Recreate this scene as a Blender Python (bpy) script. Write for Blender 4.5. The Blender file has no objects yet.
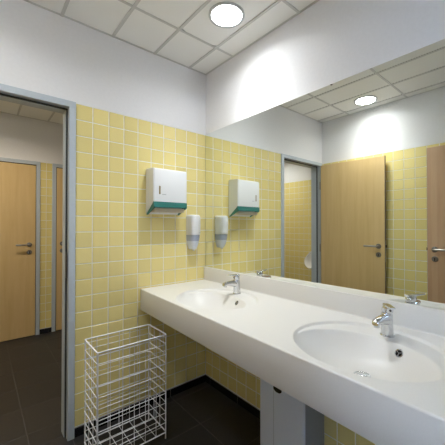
import bpy, bmesh, math, random
from mathutils import Vector, Matrix
random.seed(7)
S = bpy.context.scene
COL = S.collection
PI = math.pi

# ------------------------------------------------------------------ camera
cam_d = bpy.data.cameras.new('camera'); cam = bpy.data.objects.new('camera', cam_d); COL.objects.link(cam)
cam.location = (-1.4377, -2.0063, 1.302)
cam.rotation_euler = (math.radians(90.54), math.radians(0.0), math.radians(-40.98))
cam_d.sensor_width = 36.0; cam_d.lens = 36.0 * 292.69 / 445.0
cam_d.shift_x = -10.72 / 445.0
cam_d.clip_start = 0.02
S.camera = cam
# ------------------------------------------------------------------ world (overcast daylight behind the window)
W = bpy.data.worlds.new('world'); S.world = W; W.use_nodes = True
W.node_tree.nodes['Background'].inputs[0].default_value = (0.58, 0.74, 1.0, 1)
W.node_tree.nodes['Background'].inputs[1].default_value = 11.5
LAMP_W = 3.6          # each room downlight
HALL_W = 7.0          # downlight of the anteroom
DISC_E = 12.0
S.view_settings.view_transform = 'Standard'; S.view_settings.look = 'None'
S.view_settings.exposure = 0.10; S.view_settings.gamma = 1.0
S.view_settings.use_curve_mapping = False

# ------------------------------------------------------------------ dimensions
H = 2.565            # ceiling
TT = 2.06            # tile top
WL = -1.775          # left wall
YB = -2.85           # rear wall
FAR = 2.165          # far wall of the anteroom
XL2 = -2.725         # anteroom left wall
XR2 = 0.45
WT = 0.10            # end wall thickness
OX0, OX1 = -1.752, -0.990   # outer edges of the end wall doorway frame

# ------------------------------------------------------------------ materials
def mat(name, col, rough=0.5, metal=0.0, spec=0.5, coat=0.0):
    m = bpy.data.materials.new(name); m.use_nodes = True
    b = m.node_tree.nodes['Principled BSDF']
    b.inputs['Base Color'].default_value = (*col, 1); b.inputs['Roughness'].default_value = rough
    b.inputs['Metallic'].default_value = metal; b.inputs['Specular IOR Level'].default_value = spec
    b.inputs['Coat Weight'].default_value = coat
    return m
def noisy(m, col, amt=0.06, scale=30.0, stretch=(1, 1, 1), bump=0.0, detail=4.0, obj_rand=0.0):
    nt = m.node_tree; N = nt.nodes; L = nt.links; b = N['Principled BSDF']
    tc = N.new('ShaderNodeTexCoord'); mp = N.new('ShaderNodeMapping'); mp.inputs['Scale'].default_value = stretch
    L.new(tc.outputs['Object'], mp.inputs[0])
    nz = N.new('ShaderNodeTexNoise'); nz.inputs['Scale'].default_value = scale; nz.inputs['Detail'].default_value = detail
    L.new(mp.outputs[0], nz.inputs['Vector'])
    rp = N.new('ShaderNodeMapRange'); rp.inputs[1].default_value = 0.3; rp.inputs[2].default_value = 0.7
    rp.inputs[3].default_value = 1 - amt; rp.inputs[4].default_value = 1 + amt
    L.new(nz.outputs['Fac'], rp.inputs[0])
    val = rp.outputs[0]
    if obj_rand:
        oi = N.new('ShaderNodeObjectInfo'); r2 = N.new('ShaderNodeMapRange')
        r2.inputs[3].default_value = 1 - obj_rand; r2.inputs[4].default_value = 1 + obj_rand
        L.new(oi.outputs['Random'], r2.inputs[0])
        mu = N.new('ShaderNodeMath'); mu.operation = 'MULTIPLY'; L.new(val, mu.inputs[0]); L.new(r2.outputs[0], mu.inputs[1]); val = mu.outputs[0]
    vm = N.new('ShaderNodeVectorMath'); vm.operation = 'SCALE'; vm.inputs[0].default_value = col
    L.new(val, vm.inputs['Scale']); L.new(vm.outputs[0], b.inputs['Base Color'])
    if bump:
        bp = N.new('ShaderNodeBump'); bp.inputs['Strength'].default_value = bump; bp.inputs['Distance'].default_value = 0.002
        L.new(nz.outputs['Fac'], bp.inputs['Height']); L.new(bp.outputs[0], b.inputs['Normal'])
    return m
def wood(name, c1, c2, rough=0.38):
    m = mat(name, c1, rough); nt = m.node_tree; N = nt.nodes; L = nt.links; b = N['Principled BSDF']
    tc = N.new('ShaderNodeTexCoord')
    mp = N.new('ShaderNodeMapping'); mp.inputs['Scale'].default_value = (14, 14, 0.9); L.new(tc.outputs['Object'], mp.inputs[0])
    n1 = N.new('ShaderNodeTexNoise'); n1.inputs['Scale'].default_value = 1.6; n1.inputs['Detail'].default_value = 6; n1.inputs['Distortion'].default_value = 0.6
    L.new(mp.outputs[0], n1.inputs['Vector'])
    m2 = N.new('ShaderNodeMapping'); m2.inputs['Scale'].default_value = (90, 90, 4); L.new(tc.outputs['Object'], m2.inputs[0])
    n2 = N.new('ShaderNodeTexNoise'); n2.inputs['Scale'].default_value = 2.0; n2.inputs['Detail'].default_value = 3
    L.new(m2.outputs[0], n2.inputs['Vector'])
    # veneer leaves, each a slightly different tone
    m3 = N.new('ShaderNodeMapping'); m3.inputs['Scale'].default_value = (4.2, 4.2, 0.0); L.new(tc.outputs['Object'], m3.inputs[0])
    wn = N.new('ShaderNodeTexVoronoi'); wn.inputs['Scale'].default_value = 1.0; L.new(m3.outputs[0], wn.inputs['Vector'])
    sx = N.new('ShaderNodeSeparateXYZ'); L.new(wn.outputs['Color'], sx.inputs[0])
    a = N.new('ShaderNodeMath'); a.operation = 'MULTIPLY_ADD'; a.inputs[1].default_value = 0.30; L.new(n2.outputs['Fac'], a.inputs[0]); L.new(n1.outputs['Fac'], a.inputs[2])
    a2 = N.new('ShaderNodeMath'); a2.operation = 'MULTIPLY_ADD'; a2.inputs[1].default_value = 0.28; L.new(sx.outputs[0], a2.inputs[0]); L.new(a.outputs[0], a2.inputs[2])
    rp = N.new('ShaderNodeValToRGB'); rp.color_ramp.elements[0].position = 0.45; rp.color_ramp.elements[1].position = 1.05
    rp.color_ramp.elements[0].color = (*c1, 1); rp.color_ramp.elements[1].color = (*c2, 1)
    L.new(a2.outputs[0], rp.inputs[0]); L.new(rp.outputs[0], b.inputs['Base Color'])
    return m
M = {}
M['plaster'] = noisy(mat('plaster', (.87, .865, .88), 0.9, spec=.2), (.87, .865, .88), 0.015, 60, bump=0.05)
M['grout'] = noisy(mat('grout', (.92, .905, .85), 0.9, spec=.2), (.92, .905, .85), 0.05, 40)
M['tile'] = noisy(mat('yellow_tile', (.88, .745, .31), 0.22), (.88, .745, .31), 0.05, 300, obj_rand=0.035)
M['ctile'] = noisy(mat('ceiling_tile', (.91, .905, .885), 0.95, spec=.1), (.91, .905, .885), 0.03, 400, bump=0.15)
M['tbar'] = mat('ceiling_grid', (.64, .635, .62), 0.5)
M['ftile'] = noisy(mat('floor_tile', (.022, .020, .020), 0.42), (.022, .020, .020), 0.15, 60, obj_rand=0.12)
M['fgrout'] = mat('floor_grout', (.105, .098, .092), 0.9)
M['sgrout'] = mat('skirting_grout', (.34, .33, .31), 0.9)
M['sockel'] = noisy(mat('skirting_tile', (.012, .013, .018), 0.25), (.012, .013, .018), 0.1, 40)
M['frame'] = noisy(mat('door_frame_paint', (.54, .60, .66), 0.4), (.54, .60, .66), 0.02, 50)
M['seal'] = mat('rubber_seal', (.05, .052, .055), 0.7)
M['wood'] = wood('beech_veneer', (.68, .47, .205), (.77, .56, .27))
M['wood2'] = wood('beech_veneer_dark', (.56, .345, .195), (.66, .43, .26))
M['edge'] = mat('door_edge', (.34, .27, .20), 0.5)
M['steel'] = mat('brushed_steel', (.46, .44, .42), 0.32, 1.0)
M['rose'] = mat('aged_steel', (.26, .25, .24), 0.38, 1.0)
M['dark'] = mat('dark_steel', (.07, .065, .06), 0.4, .6)
M['black'] = mat('black_void', (.006, .006, .006), 0.8)
M['chrome'] = mat('chrome', (.70, .71, .73), 0.09, 1.0)
M['counter'] = noisy(mat('mineral_counter', (.80, .78, .74), 0.36), (.80, .78, .74), 0.015, 250)
M['white_pl'] = mat('white_plastic', (.82, .83, .84), 0.35)
M['white_met'] = mat('white_enamel', (.80, .86, .96), 0.4)
M['grey_pl'] = mat('grey_plastic', (.55, .56, .58), 0.5)
M['green'] = mat('green_plastic', (.035, .20, .175), 0.35)
M['reserv'] = mat('smoky_reservoir', (.42, .47, .60), 0.15)
M['cup'] = mat('translucent_cup', (.70, .74, .82), 0.2)
M['alu'] = mat('polished_aluminium', (.90, .90, .90), 0.38, 1.0)
M['paper'] = mat('paper', (.62, .55, .42), 0.9)
M['slit'] = mat('amber_window', (.30, .22, .10), 0.3)
M['print'] = mat('grey_print', (.45, .46, .48), 0.6)
M['wire'] = mat('white_coated_wire', (.86, .86, .90), 0.4)
M['ceramic'] = mat('ceramic', (.84, .84, .83), 0.12)
M['mirror'] = mat('mirror_silver', (.87, .89, .84), 0.0, 1.0)
M['medge'] = mat('mirror_edge', (.28, .34, .32), 0.3)
gl = mat('lamp_glass', (.9, .9, .9), 0.4); b = gl.node_tree.nodes['Principled BSDF']
b.inputs['Emission Color'].default_value = (.945, .98, 1.0, 1); b.inputs['Emission Strength'].default_value = DISC_E
M['glass_lamp'] = gl
wg = mat('window_glass', (1, 1, 1), 0.0); wg.node_tree.nodes['Principled BSDF'].inputs['Transmission Weight'].default_value = 1.0
wg.node_tree.nodes['Principled BSDF'].inputs['IOR'].default_value = 1.01
M['wglass'] = wg

# ------------------------------------------------------------------ mesh helpers
def link(name, me, m=None, parent=None, loc=None):
    if m is not None and not me.materials: me.materials.append(M[m] if isinstance(m, str) else m)
    o = bpy.data.objects.new(name, me); COL.objects.link(o)
    if parent is not None: o.parent = parent
    if loc is not None: o.location = loc
    return o
def tomesh(bm, name='m', smooth=False):
    bmesh.ops.recalc_face_normals(bm, faces=bm.faces)
    me = bpy.data.meshes.new(name); bm.to_mesh(me); bm.free()
    if smooth:
        for p in me.polygons: p.use_smooth = True
    return me
def autosmooth(me, ang=40):
    me.polygons.foreach_set('use_smooth', [True] * len(me.polygons))
    try: me.set_sharp_from_angle(angle=math.radians(ang))
    except Exception: pass
    return me
def box(bm, x0, x1, y0, y1, z0, z1, bev=0.0, seg=2):
    r = bmesh.ops.create_cube(bm, size=1.0)
    vs = r['verts']
    for v in vs:
        v.co = Vector(((x0 + x1) / 2 + v.co.x * (x1 - x0), (y0 + y1) / 2 + v.co.y * (y1 - y0), (z0 + z1) / 2 + v.co.z * (z1 - z0)))
    if bev:
        es = list({e for v in vs for e in v.link_edges})
        bmesh.ops.bevel(bm, geom=es, offset=bev, segments=seg, affect='EDGES', profile=0.5)
def boxm(x0, x1, y0, y1, z0, z1, bev=0.0, seg=2):
    bm = bmesh.new(); box(bm, min(x0, x1), max(x0, x1), min(y0, y1), max(y0, y1), min(z0, z1), max(z0, z1), bev, seg)
    me = tomesh(bm)
    return autosmooth(me) if bev else me
def BX(name, m, parent, *a, bev=0.0, seg=2):
    return link(name, boxm(*a, bev=bev, seg=seg), m, parent)
def tube(bm, pts, r, n=8, closed=False, rs=None):
    pts = [Vector(p) for p in pts]; k = len(pts); rings = []
    prev = None
    for i, p in enumerate(pts):
        if closed: d = (pts[(i + 1) % k] - pts[i - 1]).normalized()
        else: d = (pts[min(i + 1, k - 1)] - pts[max(i - 1, 0)]).normalized()
        if prev is None:
            a = Vector((0, 0, 1)) if abs(d.z) < .9 else Vector((1, 0, 0))
            u = d.cross(a).normalized()
        else:
            u = (prev - d * prev.dot(d)).normalized()
        prev = u; w = d.cross(u); rr = rs[i] if rs else r
        rings.append([bm.verts.new(p + (u * math.cos(2 * PI * j / n) + w * math.sin(2 * PI * j / n)) * rr) for j in range(n)])
    rng = range(k) if closed else range(k - 1)
    for i in rng:
        A, B = rings[i], rings[(i + 1) % k]
        for j in range(n): bm.faces.new((A[j], A[(j + 1) % n], B[(j + 1) % n], B[j]))
    if not closed:
        bm.faces.new(rings[0]); bm.faces.new(rings[-1])
def tubem(pts, r, n=8, closed=False, rs=None):
    bm = bmesh.new(); tube(bm, pts, r, n, closed, rs); return autosmooth(tomesh(bm), 50)
def lathe(bm, prof, n=32, mtx=None, cap=True):
    rings = []; new = []
    for r, z in prof:
        ring = [bm.verts.new((r * math.cos(2 * PI * j / n), r * math.sin(2 * PI * j / n), z)) for j in range(n)]
        rings.append(ring); new += ring
    for i in range(len(rings) - 1):
        for j in range(n): bm.faces.new((rings[i][j], rings[i][(j + 1) % n], rings[i + 1][(j + 1) % n], rings[i + 1][j]))
    if cap:
        bm.faces.new(rings[0]); bm.faces.new(rings[-1])
    if mtx is not None: bmesh.ops.transform(bm, matrix=mtx, verts=new)
def lathem(prof, n=32, mtx=None, cap=True, ang=35):
    bm = bmesh.new(); lathe(bm, prof, n, mtx, cap); return autosmooth(tomesh(bm), ang)
def loft(sections, cap=True):
    bm = bmesh.new(); R = [[bm.verts.new(p) for p in s] for s in sections]; n = len(R[0])
    for i in range(len(R) - 1):
        for j in range(n): bm.faces.new((R[i][j], R[i][(j + 1) % n], R[i + 1][(j + 1) % n], R[i + 1][j]))
    if cap: bm.faces.new(R[0]); bm.faces.new(R[-1])
    return bm
def tag(o, label=None, cat=None, group=None, kind=None):
    if label: o['label'] = label
    if cat: o['category'] = cat
    if group: o['group'] = group
    if kind: o['kind'] = kind
    return o
def empty(name, loc=(0, 0, 0), rz=0.0):
    o = bpy.data.objects.new(name, None); COL.objects.link(o); o.location = loc; o.rotation_euler = (0, 0, rz); o.empty_display_size = .1
    return o

# tiles: a chamfered slab, local u,v in the plane and n out of the wall; shared meshes by size
_tm = {}
def tile_mesh(w, h, t, ch, m, key):
    k = (round(w, 4), round(h, 4), key)
    if k in _tm: return _tm[k]
    P = [(x * w / 2, y * h / 2, -t) for x, y in ((-1, -1), (1, -1), (1, 1), (-1, 1))]
    P += [(x * w / 2, y * h / 2, -ch) for x, y in ((-1, -1), (1, -1), (1, 1), (-1, 1))]
    P += [(x * (w / 2 - ch), y * (h / 2 - ch), 0) for x, y in ((-1, -1), (1, -1), (1, 1), (-1, 1))]
    F = [(8, 9, 10, 11)]
    for a in (0, 4):
        for j in range(4): F.append((a + j, a + (j + 1) % 4, a + 4 + (j + 1) % 4, a + 4 + j))
    me = bpy.data.meshes.new(key); me.from_pydata(P, [], F); me.materials.append(M[m]); _tm[k] = me
    return me
def basis(nrm):
    n = Vector(nrm); up = Vector((0, 0, 1)) if abs(n.z) < .5 else Vector((0, 1, 0))
    u = up.cross(n).normalized(); v = n.cross(u)
    return Matrix((u, v, n)).transposed().to_4x4()
def lay(parent, cells, nrm, m, t=.004, ch=.0012, name='tile', joined=False, jit=0.0):
    """cells: (centre xyz, width, height); every cell its own object, or one joined part"""
    B = basis(nrm)
    if not joined:
        for c, w, h in cells:
            o = link(name, tile_mesh(w, h, t, ch, m, name), None, parent)
            o.matrix_local = Matrix.Translation(c) @ B @ Matrix.Rotation(random.uniform(-jit, jit), 4, 'X') @ Matrix.Rotation(random.uniform(-jit, jit), 4, 'Y')
    else:
        V = []; F = []
        for c, w, h in cells:
            me = tile_mesh(w, h, t, ch, m, name); X = Matrix.Translation(c) @ B; k = len(V)
            V += [tuple(X @ v.co) for v in me.vertices]; F += [tuple(k + i for i in p.vertices) for p in me.polygons]
        me = bpy.data.meshes.new(name); me.from_pydata(V, [], F)
        o = link(name, me, m, parent); o['kind'] = 'stuff'
        return o
def spans(a, b, first, pitch):
    """cut [a,b] at first + k*pitch"""
    k = math.ceil((a - first) / pitch - 1e-6); L = [a]
    x = first + k * pitch
    while x < b - 1e-6:
        if x > a + 1e-6: L.append(x)
        x += pitch
    L.append(b)
    return [(L[i], L[i + 1]) for i in range(len(L) - 1) if L[i + 1] - L[i] > .012]
G = .0054
ZR = [(0.06 + .1 * k, 0.16 + .1 * k) for k in range(20)]
JIT = 0.0025

# ================================================================== STRUCTURE
# ---- floor
fl = BX('floor', 'fgrout', None, WL - .05, .05, YB - .05, 0.06, -.06, -.0015)
tag(fl, 'dark anthracite tiled floor of the washroom with thin grey joints', 'floor', kind='structure')
cells = []
for x0, x1 in spans(WL, 0, -.333, .3333):
    for y0, y1 in spans(YB, 0.06, -.405, .3333):
        cells.append(((.5 * (x0 + x1), .5 * (y0 + y1), 0), x1 - x0 - .004, y1 - y0 - .004))
lay(fl, cells, (0, 0, 1), 'ftile', name='floor_tile', t=.0014, ch=.0008, jit=.0006)
fh = BX('floor_anteroom', 'fgrout', None, XL2 - .05, XR2 + .05, .06, FAR + .05, -.06, -.0015)
tag(fh, 'dark tiled floor of the anteroom seen through the open doorway', 'floor', kind='structure')
cells = []
for x0, x1 in spans(XL2, XR2, -1.205, .3333):
    for y0, y1 in spans(.06, FAR, .55, .3333):
        cells.append(((.5 * (x0 + x1), .5 * (y0 + y1), 0), x1 - x0 - .004, y1 - y0 - .004))
lay(fh, cells, (0, 0, 1), 'ftile', name='floor_tile', t=.0014, ch=.0008, jit=.0006)

# ---- end wall (doorway on its left, tiles to the corner)
we = BX('wall_end', 'plaster', None, OX1 - .02, .15, .0035, WT, 0, TT)
tag(we, 'end wall with square yellow tiles, white plaster above and a doorway', 'wall', kind='structure')
BX('plaster_band', 'plaster', we, WL - .15, .15, 0, WT, TT, H + .2)
BX('plaster_pier', 'plaster', we, WL - .15, OX0 + .02, 0, WT, 0, TT)
BX('grout_bed', 'grout', we, OX1, 0, .0018, .0035, 0.055, TT - .0005)
XC = [(-.089, 0)] + [(-.189 - .1 * k, -.089 - .1 * k) for k in range(9)]
lay(we, [((.5 * (a + b), 0, .5 * (c + d)), b - a - G, d - c - G) for a, b in XC for c, d in ZR], (0, -1, 0), 'tile', jit=JIT, t=.003)

# ---- right wall (mirror wall)
wr = BX('wall_right', 'plaster', None, .0035, .15, YB, .0, 0, TT)
tag(wr, 'right wall with yellow tiles under the washbasin counter and white plaster above the mirror', 'wall', kind='structure')
BX('plaster_band', 'plaster', wr, 0, .15, YB, 0, TT, H + .2)
BX('grout_bed', 'grout', wr, .0018, .0035, YB, 0, .055, TT - .0005)
cells = [((0, .5 * (a + b), .5 * (c + d)), b - a - G, d - c - G) for a, b in spans(YB, 0, -.089, .1) for c, d in ZR[:7]]
lay(wr, cells, (-1, 0, 0), 'tile', jit=JIT, t=.003)

# ---- left wall with second doorway behind
D2Y1, D2Y0 = -1.95, -2.75
wl = BX('wall_left', 'plaster', None, WL - .15, WL - .0035, D2Y1, 0, 0, TT)
tag(wl, 'left wall with yellow tiles and white plaster, seen in the mirror', 'wall', kind='structure')
BX('plaster_band', 'plaster', wl, WL - .15, WL, YB, 0, TT, H + .2)
BX('plaster_pier', 'plaster', wl, WL - .15, WL, YB, D2Y0, 0, TT)
BX('grout_bed', 'grout', wl, WL - .0035, WL - .0018, D2Y1, 0, .055, TT - .0005)
near = []; rest = []
for a, b in spans(D2Y1, 0, -.02, .1):
    for c, d in ZR: (near if -1.35 < .5 * (a + b) < -.6 else rest).append(((WL, .5 * (a + b), .5 * (c + d)), b - a - G, d - c - G))
lay(wl, near, (1, 0, 0), 'tile', jit=JIT, t=.003)
lay(wl, rest, (1, 0, 0), 'tile', joined=True, name='tile_field', t=.003)

# ---- rear wall
wb = BX('wall_rear', 'plaster', None, WL - .15, .15, YB - .2, YB, 0, H + .2)
tag(wb, 'plain white rear wall behind the camera', 'wall', kind='structure')

# ---- anteroom shell
wf = BX('wall_far', 'plaster', None, XL2 - .1, XR2 + .1, FAR + .0035, FAR + .15, 0, H + .2)
tag(wf, 'far anteroom wall with two closed doors and a narrow strip of yellow tiles', 'wall', kind='structure')
BX('plaster_band', 'plaster', wf, XL2 - .1, XR2 + .1, FAR, FAR + .004, TT, H + .2)
BX('grout_bed', 'grout', wf, XL2 - .1, XR2 + .1, FAR + .0018, FAR + .0035, .055, TT)
lay(wf, [((.5 * (a + b), FAR, .5 * (c + d)), b - a - .005, d - c - G) for a, b in ((-.885, -.822), (-.822, -.760)) for c, d in ZR], (0, -1, 0), 'tile', t=.003, jit=JIT)
cells = [((.5 * (a + b), FAR, .5 * (c + d)), b - a - G, d - c - G) for a, b in spans(XL2, -1.70, -.02, .1) + spans(.06, XR2, -.02, .1) for c, d in ZR]
lay(wf, cells, (0, -1, 0), 'tile', joined=True, name='tile_field', t=.003)
wu = BX('wall_far_left', 'plaster', None, XL2 - .15, XL2 - .0035, WT, FAR, 0, H + .2)
tag(wu, 'yellow tiled anteroom wall carrying the urinal, seen in the mirror', 'wall', kind='structure')
BX('plaster_band', 'plaster', wu, XL2 - .004, XL2, WT, FAR, TT, H + .2)
BX('grout_bed', 'grout', wu, XL2 - .0035, XL2 - .0018, WT, FAR, .055, TT)
lay(wu, [((XL2, .5 * (a + b), .5 * (c + d)), b - a - G, d - c - G) for a, b in spans(WT, FAR, .05, .1) for c, d in ZR], (1, 0, 0), 'tile', joined=True, name='tile_field', t=.003)
wq = BX('wall_far_right', 'plaster', None, XR2, XR2 + .1, WT, FAR, 0, H + .2); tag(wq, 'white right wall of the anteroom', 'wall', kind='structure')
wn = BX('wall_far_near', 'plaster', None, XL2 - .15, WL - .15, 0, WT, 0, H + .2); tag(wn, 'white wall continuing the end wall inside the anteroom', 'wall', kind='structure')
BX('plaster_band', 'plaster', wn, .15, XR2 + .1, 0, WT, 0, H + .2)
# corridor beyond the second doorway, with an unseen window added for cool fill daylight
CXW = -3.1; cy0, cy1, cz0, cz1 = -2.85, -1.75, .85, 2.35
wc = BX('wall_corridor', 'plaster', None, CXW - .1, CXW, YB - .2, -1.4, 0, cz0); tag(wc, 'white corridor wall with an added window beyond the second doorway', 'wall', kind='structure')
for q in ((CXW - .1, CXW, YB - .2, -1.4, cz1, H + .2), (CXW - .1, CXW, YB - .2, cy0, cz0, cz1), (CXW - .1, CXW, cy1, -1.4, cz0, cz1), (CXW, WL - .15, -1.5, -1.4, 0, H + .2), (CXW, WL - .15, YB - .2, YB - .1, 0, H + .2)):
    BX('plaster_band', 'plaster', wc, *q)
win = empty('window_added', (CXW - .05, (cy0 + cy1) / 2, cz0)); tag(win, 'unseen white framed corridor window behind the camera, added for cool daylight', 'window', kind='structure')
hy, hh = (cy1 - cy0) / 2, cz1 - cz0
for a in ((-hy, -hy + .06, 0, hh), (hy - .06, hy, 0, hh), (-hy + .06, hy - .06, 0, .06), (-hy + .06, hy - .06, hh - .06, hh), (-.03, .03, .06, hh - .06)):
    BX('window_frame', 'white_pl', win, -.03, .03, a[0], a[1], a[2], a[3], bev=.004)
for a in ((-hy + .06, -.03), (.03, hy - .06)): BX('pane', 'wglass', win, -.004, .004, a[0], a[1], .06, hh - .06)
pl = bpy.data.lights.new('window_portal', 'AREA'); pl.shape = 'RECTANGLE'; pl.size = hh; pl.size_y = 2 * hy; pl.cycles.is_portal = True
po = bpy.data.objects.new('window_portal', pl); COL.objects.link(po); po.parent = win; po.location = (.045, 0, hh / 2); po.rotation_euler = (0, -PI / 2, 0)
fc = BX('floor_corridor', 'ftile', None, -3.2, WL - .05, YB - .2, -1.4, -.06, -.001); tag(fc, 'dark corridor floor beyond the second doorway', 'floor', kind='structure')
cc = BX('ceiling_corridor', 'plaster', None, -3.2, WL - .15, YB - .2, -1.4, H + .05, H + .15); tag(cc, 'white corridor ceiling beyond the second doorway', 'ceiling', kind='structure')

# ---- ceilings: recessed panels in an exposed grid
def ceiling(name, label, x0, x1, y0, y1, fx, fy, holes=()):
    c = BX(name, 'plaster', None, x0 - .1, x1 + .1, y0, y1, H + .14, H + .2); tag(c, label, 'ceiling', kind='structure')
    SX = spans(x0, x1, fx, .3); SY = spans(y0, y1, fy, .6); r = .008
    meshes = {}
    for a, b in SX:
        for e, f in SY:
            key = (round(b - a, 4), round(f - e, 4)); hole = any(a < hx < b and e < hy < f for hx, hy in holes)
            if hole:
                bm = bmesh.new(); n = 32; R = .1; w2, h2 = (b - a) / 2 - r * .3, (f - e) / 2 - r * .3
                inn = []; out = []
                for j in range(n):
                    t = 2 * PI * (j + .5) / n; cx, sy = math.cos(t), math.sin(t); k = min(w2 / abs(cx), h2 / abs(sy))
                    inn.append((R * cx, R * sy)); out.append((k * cx, k * sy))
                vi = [bm.verts.new((*q, 0)) for q in inn]; vo = [bm.verts.new((*q, 0)) for q in out]; vu = [bm.verts.new((*q, .012)) for q in inn]; vt = [bm.verts.new((*q, .012)) for q in out]
                for j in range(n):
                    k = (j + 1) % n
                    bm.faces.new((vi[j], vi[k], vo[k], vo[j])); bm.faces.new((vi[j], vi[k], vu[k], vu[j])); bm.faces.new((vu[j], vu[k], vt[k], vt[j]))
                me = tomesh(bm)
            elif key in meshes: me = meshes[key]
            else: me = meshes[key] = boxm(-(b - a) / 2 + r * .3, (b - a) / 2 - r * .3, -(f - e) / 2 + r * .3, (f - e) / 2 - r * .3, 0, .012)
            link('ceiling_panel', me, 'ctile', c, ((a + b) / 2, (e + f) / 2, H + .005 + random.uniform(-.0006, .0006)))
    for a, b in SX[1:]: BX('grid_bar', 'tbar', c, a - .0085, a + .0085, y0, y1, H - .001, H + .03)
    for e, f in SY[1:]: BX('grid_bar', 'tbar', c, x0, x1, e - .0075, e + .0075, H, H + .03)
    for q in ((x0, x0 + .012, y0, y1), (x1 - .012, x1, y0, y1), (x0, x1, y0, y0 + .012), (x0, x1, y1 - .012, y1)): BX('edge_trim', 'tbar', c, *q, H + .001, H + .02)
    return c
LAMPS = [(-.318, -.657), (-1.518, -.657)]
ceiling('ceiling', 'suspended ceiling of pale grey panels in an exposed metal grid', WL, 0, YB, 0, -.168, -.357, LAMPS)
LAMPH = [(-1.26, 1.30), (-2.16, 1.30)]
ceiling('ceiling_anteroom', 'suspended panel ceiling of the anteroom beyond the doorway', XL2, XR2, WT, FAR, -.81, 1.0, LAMPH)

# ---- dark skirting tiles
def skirting(name, label, p0, p1, nrm, first):
    o = empty(name); tag(o, label, 'skirting', kind='structure')
    along = 0 if abs(nrm[1]) > .5 else 1
    n = Vector(nrm); hb = .006
    xs_ = sorted((p0[0], p1[0] + n.x * hb)); ys_ = sorted((p0[1], p1[1] + n.y * hb))
    BX('joint_bed', 'sgrout', o, xs_[0], xs_[1], ys_[0], ys_[1], .0004, .0575)
    for a, b in spans(p0[along], p1[along], first, .3333):
        c = [p0[0], p0[1]]; c[along] = .5 * (a + b); n = Vector(nrm)
        t = .009; dx = (b - a) / 2 - .0018
        if along == 0: q = (c[0] - dx, c[0] + dx, c[1] - (t if nrm[1] < 0 else 0), c[1] + (t if nrm[1] > 0 else 0))
        else: q = (c[0] - (t if nrm[0] < 0 else 0), c[0] + (t if nrm[0] > 0 else 0), c[1] - dx, c[1] + dx)
        BX('skirting_tile', 'sockel', o, *q, 0.0005, .0555, bev=.0015, seg=1)
skirting('baseboard_end', 'black skirting tiles along the foot of the end wall', (OX1, 0), (0, 0), (0, -1), -.333)
skirting('baseboard_right', 'black skirting tiles along the wall under the counter', (0, YB), (0, -.01), (-1, 0), -.405)
skirting('baseboard_left', 'black skirting tiles along the left wall', (WL, D2Y1), (WL, 0), (1, 0), -.405)
skirting('baseboard_far', 'black skirting between the two far doors', (-.885, FAR), (-.760, FAR), (0, -1), 5)
skirting('baseboard_far_left', 'black skirting under the urinal wall', (XL2, WT), (XL2, FAR), (1, 0), .55)

# ================================================================== DOORS
def steel_frame(root, x0, x1, ztop, y0, y1, face=.036, reb=.011, sides='both'):
    """wrap-round steel frame, local: x across, opening towards -y, wall from y0 to y1"""
    pr = .012
    def jamb(s):
        xo = x0 if s < 0 else x1; xi = xo + face if s < 0 else xo - face
        bm = bmesh.new()
        # U-shaped sheet: face, rebate, deep reveal, back face
        d = -s
        prof = [(xo, y0 + .004), (xo, y0 - pr), (xi, y0 - pr), (xi, y0 + .040), (xi + d * reb, y0 + .040), (xi + d * reb, y1 + pr), (xo, y1 + pr), (xo, y1 - .004)]
        a = [bm.verts.new((px, py, 0)) for px, py in prof]; b_ = [bm.verts.new((px, py, ztop)) for px, py in prof]
        for j in range(len(prof) - 1): bm.faces.new((a[j], a[j + 1], b_[j + 1], b_[j]))
        bm.faces.new(a); bm.faces.new(b_)
        o = link('jamb', tomesh(bm), 'frame', root)
        bm = bmesh.new(); q = sorted((xi, xi + d * .008)); box(bm, q[0], q[1], y0 + .030, y0 + .040, 0.003, ztop - face)
        link('rubber_seal', tomesh(bm), 'seal', root)
    jamb(-1); jamb(1)
    prof = [(ztop, y0 + .004), (ztop, y0 - pr), (ztop - face, y0 - pr), (ztop - face, y0 + .040), (ztop - face - reb, y0 + .040), (ztop - face - reb, y1 + pr), (ztop, y1 + pr), (ztop, y1 - .004)]
    bm = bmesh.new(); e = .0008
    a = [bm.verts.new((x0 + e, py - (e if j in (1, 2) else 0), z + e)) for j, (z, py) in enumerate(prof)]; b_ = [bm.verts.new((x1 - e, py - (e if j in (1, 2) else 0), z + e)) for j, (z, py) in enumerate(prof)]
    for j in range(len(prof) - 1): bm.faces.new((a[j], a[j + 1], b_[j + 1], b_[j]))
    bm.faces.new(a); bm.faces.new(b_)
    link('head', tomesh(bm), 'frame', root)
    BX('rubber_seal', 'seal', root, x0 + face, x1 - face, y0 + .030, y0 + .040, ztop - face - .008, ztop - face)
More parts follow.
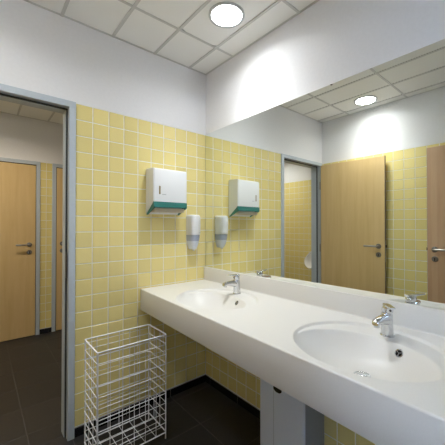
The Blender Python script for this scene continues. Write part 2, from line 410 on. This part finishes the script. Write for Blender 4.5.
def door_leaf(root, w, h, t, loc, rz, hz=1.085, handles=(1,), woodm='wood', latch=True):
    """leaf hinged at its local x=0, free edge at x=w, slab y in [0,t]; handles on side +1 (y=t) / -1 (y=0)"""
    bm = bmesh.new(); box(bm, 0, w, 0, t, .008, h, bev=.002, seg=1); lf = link('leaf', autosmooth(tomesh(bm)), woodm, root, loc)
    lf.rotation_euler = (0, 0, rz)
    BX('edge_band', 'edge', lf, w, w + .0012, .002, t - .002, .010, h - .002)
    if latch:
        BX('latch_plate', 'steel', lf, w + .001, w + .003, t * .25, t * .75, hz - .16, hz + .06)
        BX('latch_bolt', 'dark', lf, w + .002, w + .011, t * .32, t * .68, hz - .012, hz + .014)
    for s in handles:
        y = t if s > 0 else 0
        rot = Matrix.Translation((w - .060, y, 0)) @ Matrix.Rotation(-s * PI / 2, 4, 'X')
        link('handle_rose', lathem([(.026, 0), (.026, .006), (.023, .009), (.012, .010), (.012, .012)], 28, Matrix.Translation((0, 0, hz)) @ rot), 'rose', lf)
        y1 = y + s * .052
        pts = [(w - .060, y + s * .008, hz), (w - .060, y1 - s * .014, hz), (w - .064, y1 - s * .004, hz), (w - .074, y1, hz), (w - .13, y1, hz), (w - .178, y1, hz), (w - .190, y1 - s * .003, hz)]
        link('lever_handle', tubem(pts, .0095, 12), 'steel', lf)
        link('key_escutcheon', lathem([(.026, 0), (.026, .006), (.023, .009), (.004, .0095)], 28, Matrix.Translation((0, 0, hz - .088)) @ rot), 'rose', lf)
        BX('keyhole', 'black', lf, w - .0635, w - .0565, y + s * .0095 - .0006, y + s * .0095 + .0006, hz - .104, hz - .078)
    return lf
def hinge(root, x, y, z):
    link('hinge', lathem([(.008, -.045), (.009, -.044), (.009, .044), (.008, .045)], 14, Matrix.Translation((x, y, z))), 'steel', root)

d1 = empty('door_1', (0, 0, 0)); tag(d1, 'open beech door and grey steel frame in the end wall, leaf seen in the mirror', 'door', kind='structure')
steel_frame(d1, OX0, OX1, TT, 0, WT)
HX, HY = -1.712, -.034
# leaf swung against the left wall: its +y side (local) faces the room
ang1 = math.radians(-91.2)
lf1 = door_leaf(d1, .728, 2.020, .040, (HX - .016, HY, 0), ang1, handles=(1, -1) if False else (1,), hz=1.085)
for z in (.28, 1.03, 1.78): hinge(d1, HX + .024, HY + .010, z)
BX('strike_plate', 'dark', d1, OX1 - .0455, OX1 - .044, .004, .028, .98, 1.14)

d2 = empty('door_2', (0, 0, 0)); tag(d2, 'reddish beech door folded back flat on the left wall, partly seen at the mirror edge', 'door', kind='structure')
L2 = -1.125
lf2 = door_leaf(d2, .79, 2.030, .040, (WL + .018, L2 - .79, 0), math.radians(90), handles=(-1,), hz=1.078, woodm='wood2')
for z in (.28, 1.03, 1.78): hinge(d2, WL + .020, L2 - .80, z)
for a in ((D2Y1 - .045, D2Y1, 0, TT), (D2Y0, D2Y0 + .045, 0, TT), (D2Y0, D2Y1, TT - .045, TT)):
    BX('jamb' if a[3] - a[2] > 1 else 'head', 'frame', d2, WL - .16, WL + .010, a[0], a[1], a[2] + .0005, a[3] + .0005, bev=.002, seg=1)

def far_door(name, label, x0, x1, right_handle):
    d = empty(name, (x0, FAR, 0)); tag(d, label, 'door', kind='structure')
    w = x1 - x0
    for a in ((0, .04, 0, TT), (w - .04, w, 0, TT), (.04, w - .04, TT - .04, TT)):
        BX('jamb' if a[3] - a[2] > 1 else 'head', 'frame', d, a[0], a[1], -.014, .003, a[2], a[3] + .0005, bev=.0015, seg=1)
    BX('door_gap', 'black', d, .038, w - .038, -.002, .0005, 0.001, TT - .038)
    lw = w - .092
    if right_handle: lf = door_leaf(d, lw, 2.010, .018, (.046, -.019, 0), 0, handles=(-1,), hz=1.075, latch=False)
    else:
        lf = door_leaf(d, lw, 2.010, .018, (w - .046, -.001, 0), PI, handles=(1,), hz=1.075, latch=False)
far_door('door_3', 'closed beech door with lever handle left of the tiled strip, through the doorway', -1.685, -.885, True)
far_door('door_4', 'narrow slice of the second far beech door beside the right jamb', -.760, .04, False)

# ================================================================== COUNTER
CX0, CX1, CZ, CB = -.590, -.018, .850, .700
BASINS = [(-.555), (-1.490)]
def hgt(x, y):
    z = CZ
    for yc in BASINS:
        eo = math.hypot((x + .319) / .241, (y - yc) / .276)
        if eo > 1.2: continue
        s = min(1, max(0, (1.0 - eo) / .020)); s = s * s * (3 - 2 * s); d = .0105 * s
        ei = math.hypot((x + .368) / .182, (y - yc) / .258)
        if ei < 1.0:
            q = 1 - ei ** 3.0
            lip = min(1, (1 - ei) / .040); lip = lip * lip * (3 - 2 * lip)
            d += .102 * q * (.30 + .70 * lip)
        z -= d
    return z
def axis(a, b, step): 
    n = max(1, round((b - a) / step)); return [a + (b - a) * i / n for i in range(n)]
rad = .006
ys = axis(YB, -1.80, .05) + axis(-1.80, -.26, .0042) + axis(-.26, -.0015, .03) + [-.0015]
xs = [CX0 + rad * (1 - math.sin(t)) for t in (PI / 2 * .0, PI / 2 * .33, PI / 2 * .66)]
xs = axis(CX0 + rad, CX1, .0042) + [CX1]
ct = empty('washbasin_counter', (CX0, 0, CB)); tag(ct, 'long white mineral washbasin counter with two integrated oval bowls below the mirror', 'counter')
inv = Matrix.Translation((-CX0, 0, -CB))
pts = {}; top = []; basin = {0: [], 1: []}
nx, ny = len(xs), len(ys)
def sk(x, y): return CX1 + (x - CX1) * (CX1 + .568 - .028 * y) / (CX1 - CX0)   # front edge runs slightly out of parallel with the wall
V = [(sk(x, y), y, hgt(x, y)) for y in ys for x in xs]
for j in range(ny - 1):
    for i in range(nx - 1):
        f = (j * nx + i, j * nx + i + 1, (j + 1) * nx + i + 1, (j + 1) * nx + i)
        cx = .5 * (xs[i] + xs[i + 1]); cy = .5 * (ys[j] + ys[j + 1]); k = None
        for bi, yc in enumerate(BASINS):
            if math.hypot((cx + .319) / .252, (cy - yc) / .286) < 1: k = bi
        (top if k is None else basin[k]).append(f)
def sub(faces, name, extra=None):
    ids = sorted({i for f in faces for i in f}); mp = {g: n for n, g in enumerate(ids)}
    VV = [V[i] for i in ids]; FF = [tuple(mp[i] for i in f) for f in faces]
    if extra:
        k = len(VV); VV += extra[0]; FF += [tuple(k + i for i in f) for f in extra[1]]
    me = bpy.data.meshes.new(name); me.from_pydata(VV, [], FF)
    bm = bmesh.new(); bm.from_mesh(me)
    bmesh.ops.remove_doubles(bm, verts=bm.verts, dist=1e-5); bm.to_mesh(me); bm.free()
    autosmooth(me, 60)
    return me
# front apron, rounded nose, underside and ends as one closed skirt
prof = [(CX0 + rad, CZ)] + [(CX0 + rad - rad * math.sin(t), CZ - rad + rad * math.cos(t)) for t in (PI / 8, PI / 4, 3 * PI / 8, PI / 2)] + [(CX0, CB + .004), (CX0 + .003, CB), (CX1, CB), (CX1, CZ)]
EV = []; EF = []
for y in (YB, -.0015):
    EV += [(sk(px, y), y, pz) for px, pz in prof]
n = len(prof)
for j in range(n - 1): EF.append((j, j + 1, n + j + 1, n + j))
EF.append(tuple(range(n))); EF.append(tuple(range(n, 2 * n)))
o = link('counter_slab', sub(top, 'counter_slab', (EV, EF)), 'counter', ct); o.matrix_local = inv
for k in (0, 1):
    o = link('basin', sub(basin[k], 'basin'), 'counter', ct); o.matrix_local = inv
bs = BX('backsplash', 'counter', ct, CX1 - .004, -.0005, YB, -.0015, CZ - .02, .955, bev=.003); bs.matrix_local = inv
# cove fillet at the backsplash foot
bm = bmesh.new(); pf = [(CX1 - .004 - .006 * (1 - math.sin(t)), CZ + .006 * (1 - math.cos(t))) for t in (0, PI / 8, PI / 4, 3 * PI / 8, PI / 2)] + [(CX1 - .003, CZ - .001)]
a = [bm.verts.new((px, YB, pz)) for px, pz in pf]; b_ = [bm.verts.new((px, -.0015, pz)) for px, pz in pf]
for j in range(len(pf)): k = (j + 1) % len(pf); bm.faces.new((a[j], a[k], b_[k], b_[j]))
o = link('cove_fillet', autosmooth(tomesh(bm), 60), 'counter', ct); o.matrix_local = inv
def normal(x, y):
    e = .002; return Vector((-(hgt(x + e, y) - hgt(x - e, y)) / (2 * e), -(hgt(x, y + e) - hgt(x, y - e)) / (2 * e), 1)).normalized()
for yc, oy in ((BASINS[0], -.628), (BASINS[1], -1.574)):
    x = -.338; X = Matrix.Translation((sk(x, yc), yc, hgt(x, yc) + .0008))
    o = link('drain', lathem([(.031, -.003), (.031, .001), (.028, .0025), (.023, .0015), (.023, -.002)], 32, X), 'chrome', ct); o.matrix_local = inv
    p = link('drain_plug', lathem([(.020, -.003), (.020, .003), (.017, .0045), (.003, .005)], 28, X), 'chrome', o)
    # overflow on the back slope
    best = min((abs(hgt(-.16 - .001 * k, oy) - .812), -.16 - .001 * k) for k in range(120))[1]
    nn = normal(best, oy); q = nn.to_track_quat('Z', 'Y').to_matrix().to_4x4()
    X = Matrix.Translation((sk(best, oy), oy, hgt(best, oy))) @ q
    o = link('overflow', lathem([(.0165, -.002), (.0165, .002), (.0145, .003), (.0125, .002), (.0125, -.001)], 28, X, cap=False), 'chrome', ct); o.matrix_local = inv
    link('overflow_hole', lathem([(.0126, .0006), (.002, .0006)], 24, X), 'black', o)
    bm = bmesh.new()
    for k in range(3):
        t = k * 2 * PI / 3 + .5; tube(bm, [(0, 0, .0015), (.0125 * math.cos(t), .0125 * math.sin(t), .0015)], .0016, 6)
    bmesh.ops.transform(bm, matrix=X, verts=bm.verts); link('overflow_spokes', tomesh(bm), 'chrome', o)

# ---- mirror
mr = empty('wall_mirror', (-.003, YB / 2, .955)); tag(mr, 'wide frameless wall mirror above the white washbasin counter', 'mirror')
o = BX('mirror_glass', 'mirror', mr, -.0060, -.0005, YB + .005, -.005, .9555, TT + .004); o.matrix_local = Matrix.Translation((.003, -YB / 2, -.955))
o = BX('mirror_edge', 'medge', mr, -.0062, -.0003, -.005, -.0035, .9555, TT + .004); o.matrix_local = Matrix.Translation((.003, -YB / 2, -.955))

# ================================================================== TAPS
def make_tap(loc, label, turn):
    t = empty('basin_tap', loc); tag(t, label, 'tap', 'chrome mixer taps on the counter')
    # local: spout towards -x
    link('base_ring', lathem([(.026, 0), (.027, .003), (.0245, .006)], 32), 'chrome', t)
    secs = []
    def ov(cx, z, rx, ry, tilt=0.0, n=24): return [(cx + rx * math.cos(2 * PI * j / n), ry * math.sin(2 * PI * j / n), z - tilt * rx * math.cos(2 * PI * j / n)) for j in range(n)]
    for cx, z, rx, ry, ti in ((0, .004, .0235, .0235, 0), (0, .022, .0225, .0225, 0), (-.001, .045, .0225, .0215, 0), (-.003, .065, .0240, .0215, .05), (-.004, .080, .0245, .0215, .08), (-.004, .087, .0215, .019, .1)): secs.append(ov(cx, z, rx, ry, ti))
    t.scale = (1.06, 1.06, 1.10)
    link('tap_body', autosmooth(tomesh(loft(secs)), 40), 'chrome', t)
    # tapering spout
    secs = []; n = 20
    for x, z, w, h in ((-.004, .062, .019, .022), (-.030, .067, .0175, .0185), (-.060, .070, .0155, .0145), (-.088, .0705, .0145, .0115), (-.104, .069, .0140, .0105), (-.109, .068, .0110, .0085)):
        s = []
        for j in range(n):
            c, q = math.cos(2 * PI * j / n), math.sin(2 * PI * j / n); f = lambda v: math.copysign(abs(v) ** .7, v)
            s.append((x + .25 * h * f(q), w * f(c), z + h * f(q)))
        secs.append(s)
    sp = link('spout', autosmooth(tomesh(loft(secs)), 50), 'chrome', t)
    link('aerator', lathem([(.010, -.006), (.0105, 0), (.0105, .006)], 20, Matrix.Translation((-.096, 0, .057))), 'chrome', sp)
    # lever cap and handle
    secs = []
    for cx, z, rx, ry, ti in ((-.004, .0885, .0215, .0190, .1), (-.004, .096, .0235, .0210, .14), (-.005, .106, .0235, .0205, .2), (-.007, .114, .0195, .0170, .25), (-.008, .117, .011, .010, .25)): secs.append(ov(cx, z, rx, ry, ti))
    lv = link('lever_cap', autosmooth(tomesh(loft(secs)), 40), 'chrome', t)
    secs = []
    for x, z, w, h in ((.016, .113, .013, .0045), (-.012, .1150, .0145, .0055), (-.036, .117, .0120, .0046), (-.060, .119, .0105, .0038), (-.070, .120, .0085, .0028)):
        secs.append([(x, w * math.copysign(abs(math.cos(2 * PI * j / n)) ** .6, math.cos(2 * PI * j / n)), z + h * math.copysign(abs(math.sin(2 * PI * j / n)) ** .6, math.sin(2 * PI * j / n))) for j in range(n)])
    link('lever', autosmooth(tomesh(loft(secs)), 50), 'chrome', lv)
    link('index_button', lathem([(.0042, 0), (.0042, .0015), (.003, .002)], 16, Matrix.Translation((-.0275, -.004, .1005)) @ Matrix.Rotation(-PI / 2 + .1, 4, 'Y')), 'dark', lv)
    lv.rotation_euler = (0, 0, turn)
    return t
make_tap((-.116, -.522, CZ - .0104), 'chrome single-lever tap on the basin nearest the soap dispenser', 0.0)
make_tap((-.138, -1.498, CZ - .0104), 'chrome single-lever tap on the nearer basin in the foreground, lever turned aside', math.radians(38))

# ================================================================== PAPER TOWEL DISPENSER
TX0, TX1, TD = -.530, -.262, .125
td = empty('towel_dispenser', ((TX0 + TX1) / 2, 0, 1.384)); tag(td, 'white paper towel dispenser with dark green lower band on the yellow tiles', 'dispenser')
iv = Matrix.Translation((-(TX0 + TX1) / 2, 0, -1.384))
def sideprof(x, pts): return [(x, y, z) for y, z in pts]
pr = [(-.0008, 1.384), (-.030, 1.400), (-.105, 1.450), (-.116, 1.460), (-TD, 1.466), (-TD, 1.688), (-TD + .004, 1.698), (-TD + .014, 1.704), (-.0008, 1.710)]
bm = loft([sideprof(TX0, pr), sideprof(TX1, pr)])
ed = [e for e in bm.edges if abs(e.verts[0].co.x - e.verts[1].co.x) < 1e-6 and min(v.co.y for v in e.verts) < -.02]
bmesh.ops.recalc_face_normals(bm, faces=bm.faces); bmesh.ops.bevel(bm, geom=ed, offset=.005, segments=2, affect='EDGES')
o = link('housing', autosmooth(tomesh(bm), 35), 'white_pl', td); o.matrix_local = iv
# green band: wraps under the front and down both sloping cheeks
pg = [(-.010, 1.384), (-.010, 1.378), (-.040, 1.392), (-.102, 1.418), (-TD - .002, 1.428), (-TD - .0025, 1.466), (-.118, 1.468), (-.100, 1.452)]
bm = bmesh.new()
def band(x0, x1):
    a = [bm.verts.new((x0, y, z)) for y, z in pg]; c = [bm.verts.new((x1, y, z)) for y, z in pg]
    for j in range(len(pg)): k = (j + 1) % len(pg); bm.faces.new((a[j], a[k], c[k], c[j]))
    bm.faces.new(a); bm.faces.new(c)
band(TX0 + .0015, TX0 + .014); band(TX1 - .014, TX1 - .0015)
box(bm, TX0 + .014, TX1 - .014, -TD - .0025, -.112, 1.428, 1.467)
o = link('green_band', tomesh(bm), 'green', td); o.matrix_local = iv
o = link('paper_slot', boxm(TX0 + .0145, TX1 - .0145, -.111, -.012, 1.396, 1.424), 'paper', td); o.matrix_local = iv
o = link('fill_window', boxm(TX0 + .040, TX0 + .052, -TD - .0012, -TD + .004, 1.520, 1.578, bev=.0008), 'slit', td); o.matrix_local = iv
bm = bmesh.new()
for k, (w, x) in enumerate(((.007, 0), (.005, .009), (.007, .016), (.004, .025))): box(bm, TX0 + .066 + x, TX0 + .066 + x + w, -TD - .0005, -TD + .001, 1.517, 1.523)
o = link('printed_mark', tomesh(bm), 'print', td); o.matrix_local = iv

# ================================================================== SOAP DISPENSER
sx = -.149
sd = empty('soap_dispenser', (sx, 0, 1.10)); tag(sd, 'white wall soap dispenser with smoky blue reservoir beside the mirror', 'dispenser')
def dsec(z, w, d, n=11, pw=3.2):
    pts = [(w * .96, -.001, z)]
    for j in range(n):
        t = PI * j / (n - 1); c, s = math.cos(t), math.sin(t); f = lambda v: math.copysign(abs(v) ** (2 / pw), v)
        pts.append((w * f(c), -.018 - (d - .018) * f(s), z))
    pts.append((-w * .96, -.001, z)); return pts
link('housing', autosmooth(tomesh(loft([dsec(z, w, d) for z, w, d in ((.126, .044, .092), (.128, .0455, .095), (.20, .047, .100), (.265, .046, .098), (.278, .043, .093), (.284, .036, .082))])), 40), 'white_pl', sd)
link('reservoir', autosmooth(tomesh(loft([dsec(z, w, d) for z, w, d in ((.078, .041, .082), (.100, .043, .088), (.1255, .044, .0905))])), 40), 'reserv', sd)
link('push_cup', autosmooth(tomesh(loft([dsec(z, w, d) for z, w, d in ((.012, .020, .058), (.030, .028, .068), (.055, .036, .078), (.0775, .040, .0815))])), 40), 'cup', sd)
link('nozzle', lathem([(.006, 0), (.009, .006), (.012, .013)], 18, Matrix.Translation((0, -.045, 0))), 'grey_pl', sd)
BX('printed_mark', 'print', sd, .008, .028, -.1004, -.0990, .142, .145)

# ================================================================== WIRE BASKET
bx0, bx1, by0, by1, bz0, bz1 = -.966, -.566, -.380, -.137, .040, .632
wb_ = empty('wire_basket', ((bx0 + bx1) / 2, (by0 + by1) / 2, 0)); tag(wb_, 'tall rectangular white wire waste basket standing by the door frame', 'basket')
ox, oy = wb_.location.x, wb_.location.y; hw, hd = (bx1 - bx0) / 2, (by1 - by0) / 2
def rrect(a, b_, r, z):
    pts = []
    for cx, cy, t0 in ((a - r, b_ - r, 0), (-a + r, b_ - r, PI / 2), (-a + r, -b_ + r, PI), (a - r, -b_ + r, 3 * PI / 2)):
        for k in range(5): t = t0 + PI / 2 * k / 4; pts.append((cx + r * math.cos(t), cy + r * math.sin(t), z))
    return pts
link('top_rim', tubem(rrect(hw, hd, .012, 0), .0042, 8, True), 'wire', wb_, (0, 0, bz1))
ring = tubem(rrect(hw, hd, .010, 0), .0021, 6, True)
for k in range(1, 10): link('ring_wire', ring, 'wire', wb_, (0, 0, bz1 - k * (bz1 - bz0) / 10))
link('bottom_rim', tubem(rrect(hw, hd, .010, 0), .0036, 8, True), 'wire', wb_, (0, 0, bz0))
post = tubem([(0, 0, .0005), (0, 0, bz1)], .0040, 8)
for sx_ in (-1, 1):
    for sy_ in (-1, 1): link('corner_post', post, 'wire', wb_, (sx_ * (hw - .003), sy_ * (hd - .003), 0))
up = tubem([(0, 0, bz0), (0, 0, bz1)], .0019, 6)
for k in range(1, 6):
    for s in (-1, 1): link('upright_wire', up, 'wire', wb_, (-hw + 2 * hw * k / 6, s * (hd - .0025), 0))
for k in (1, 2):
    for s in (-1, 1): link('upright_wire', up, 'wire', wb_, (s * (hw - .0025), -hd + 2 * hd * k / 3, 0))
bw = tubem([(0, -hd, 0), (0, hd, 0)], .0016, 6); bl = tubem([(-hw, 0, 0), (hw, 0, 0)], .0016, 6)
for k in range(1, 6): link('base_wire', bw, 'wire', wb_, (-hw + 2 * hw * k / 6, 0, bz0))
for k in range(1, 4): link('base_wire', bl, 'wire', wb_, (0, -hd + 2 * hd * k / 4, bz0 - .003))

# ================================================================== BIN UNDER THE COUNTER
M['bin_body'] = mat('bin_body_side_shade', (.36, .38, .42), 0.5)  # darker than the front panel: shade on the bin's side put into the colour
wbn = empty('waste_bin', (-.105, -.970, 0)); tag(wbn, 'pale blue-grey metal waste bin against the wall beneath the counter', 'bin')
def rsec(z, x0, x1, y0, y1, r):
    pts = []
    for cx, cy, t0, rr in ((x1 - .006, y1 - .006, 0, .006), (x0 + r, y1 - r, PI / 2, r), (x0 + .012, y0 + .012, PI, .012), (x1 - .006, y0 + .006, 3 * PI / 2, .006)):
        for k in range(7): t = t0 + PI / 2 * k / 6; pts.append((cx + rr * math.cos(t), cy + rr * math.sin(t), z))
    return pts
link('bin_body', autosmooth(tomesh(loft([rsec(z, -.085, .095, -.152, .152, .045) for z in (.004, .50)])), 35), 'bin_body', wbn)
link('front_panel', autosmooth(tomesh(loft([rsec(z, -.095, -.078, -.1525, .154, .008) for z in (.006, .50)])), 35), 'white_met', wbn)
link('bin_lid', autosmooth(tomesh(loft([rsec(z, -.098 + e, .096 - e, -.155 + e, .155 - e, .05) for z, e in ((.502, 0), (.525, 0), (.532, .006))])), 35), 'white_met', wbn)
# dark finger cut-out near the top of the front
bm = bmesh.new()
A = [bm.verts.new((-.0957, .020 + .030 * math.cos(2 * PI * j / 24), .405 + .019 * math.sin(2 * PI * j / 24))) for j in range(24)]
B_ = [bm.verts.new((-.090, v.co.y, v.co.z)) for v in A]
for j in range(24): bm.faces.new((A[j], A[(j + 1) % 24], B_[(j + 1) % 24], B_[j]))
bm.faces.new(A); bm.faces.new(B_)
link('finger_hole', tomesh(bm), 'black', wbn)
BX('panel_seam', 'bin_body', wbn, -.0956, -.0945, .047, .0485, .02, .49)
link('side_hinge', lathem([(.006, -.03), (.006, .03)], 12, Matrix.Translation((-.040, .156, .24))), 'white_met', wbn)

# ================================================================== URINAL
ur = empty('urinal', (XL2, .620, .632)); tag(ur, 'white ceramic urinal on the tiled wall, reflected in the mirror beside the jamb', 'urinal')
def uring(x, ry, rz, zc, lean, n=28):
    """oval ring facing the room; lean pulls its top back towards the wall"""
    out = []
    for j in range(n):
        t = 2 * PI * j / n; y = ry * math.sin(t); z = rz * math.cos(t)
        y *= 1 - .22 * (z / rz) if z > 0 else 1 - .05 * (z / rz) ** 2
        out.append((max(.0012, x - lean * z), y, zc + z))
    return out
secs = [uring(0, .085, .105, .165, 0), uring(.05, .115, .130, .155, 0), uring(.12, .142, .145, .148, .25), uring(.19, .152, .150, .145, .50), uring(.225, .150, .147, .147, .62), uring(.232, .142, .139, .149, .64),
        uring(.226, .132, .129, .150, .62), uring(.17, .118, .114, .150, .45), uring(.105, .092, .090, .150, .2), uring(.07, .05, .05, .150, 0)]
ub = link('urinal_bowl', autosmooth(tomesh(loft(secs)), 50), 'ceramic', ur)
link('flush_inlet', lathem([(.018, 0), (.018, .02), (.012, .024)], 20, Matrix.Translation((.02, 0, .268))), 'chrome', ur)

# ================================================================== CEILING FIXTURES
def downlight(x, y, label, watts, col, group=None, spread=152, core=0.0):
    f = empty('ceiling_light', (x, y, H)); tag(f, label, 'light', group)
    link('trim_ring', lathem([(.092, -.001), (.094, -.0045), (.104, -.0055), (.109, -.003), (.109, .0035), (.100, .0036)], 48, None, cap=False), 'grey_pl', f)
    link('lamp_glass', lathem([(.0925, .006), (.0925, -.001), (.085, -.0030), (.05, -.0040), (.01, -.0045)], 40), 'glass_lamp', f)
    l = bpy.data.lights.new('downlight', 'AREA'); l.shape = 'DISK'; l.size = .17; l.energy = watts; l.color = col; l.spread = math.radians(spread)
    o = bpy.data.objects.new('downlight', l); COL.objects.link(o); o.parent = f; o.location = (0, 0, -.008)
    if core:
        l = bpy.data.lights.new('downlight_core', 'AREA'); l.shape = 'DISK'; l.size = .15; l.energy = core; l.color = col; l.spread = math.radians(100)
        o = bpy.data.objects.new('downlight_core', l); COL.objects.link(o); o.parent = f; o.location = (0, 0, -.0085)
    return f
downlight(*LAMPS[0], 'round recessed ceiling light seen directly above the first basin', LAMP_W, (.945, .98, 1.0), 'recessed downlights', core=2.7)
downlight(*LAMPS[1], 'round recessed ceiling light seen only in the mirror', LAMP_W, (.945, .98, 1.0), 'recessed downlights', core=2.7)
downlight(*LAMPH[0], 'round recessed anteroom ceiling light in front of the far door, hidden by the door head', HALL_W, (1, .86, .68), 'recessed downlights', 150)
downlight(*LAMPH[1], 'round recessed anteroom ceiling light nearest the urinal wall, hidden from view', HALL_W, (.98, .97, .92), 'recessed downlights', 150)
se = empty('ceiling_sensor', (-.955, -.61, H + .005)); tag(se, 'tiny dark sensor on the ceiling, seen near the mirror top edge', 'sensor')
link('sensor_ring', lathem([(.016, 0), (.016, -.004), (.011, -.006)], 20), 'tbar', se); link('sensor_eye', lathem([(.010, -.004), (.009, -.009), (.004, -.011)], 16), 'dark', se)
for k, (a, b) in enumerate(((-.535, -.690), (-.722, -.880))):
    v = empty('slot_vent', (WL, (a + b) / 2, H - .022)); tag(v, ('slim white slot vent at the ceiling edge nearer the end wall', 'slim white slot vent at the ceiling edge farther from the end wall')[k], 'vent', 'slot vents under the ceiling edge')
    L = abs(a - b) / 2
    link('vent_frame', boxm(0.0005, .010, -L, L, -.007, .007, bev=.002), 'white_pl', v); link('vent_blade', boxm(.008, .014, -L + .004, L - .004, -.002, .002, bev=.0008), 'white_pl', v)
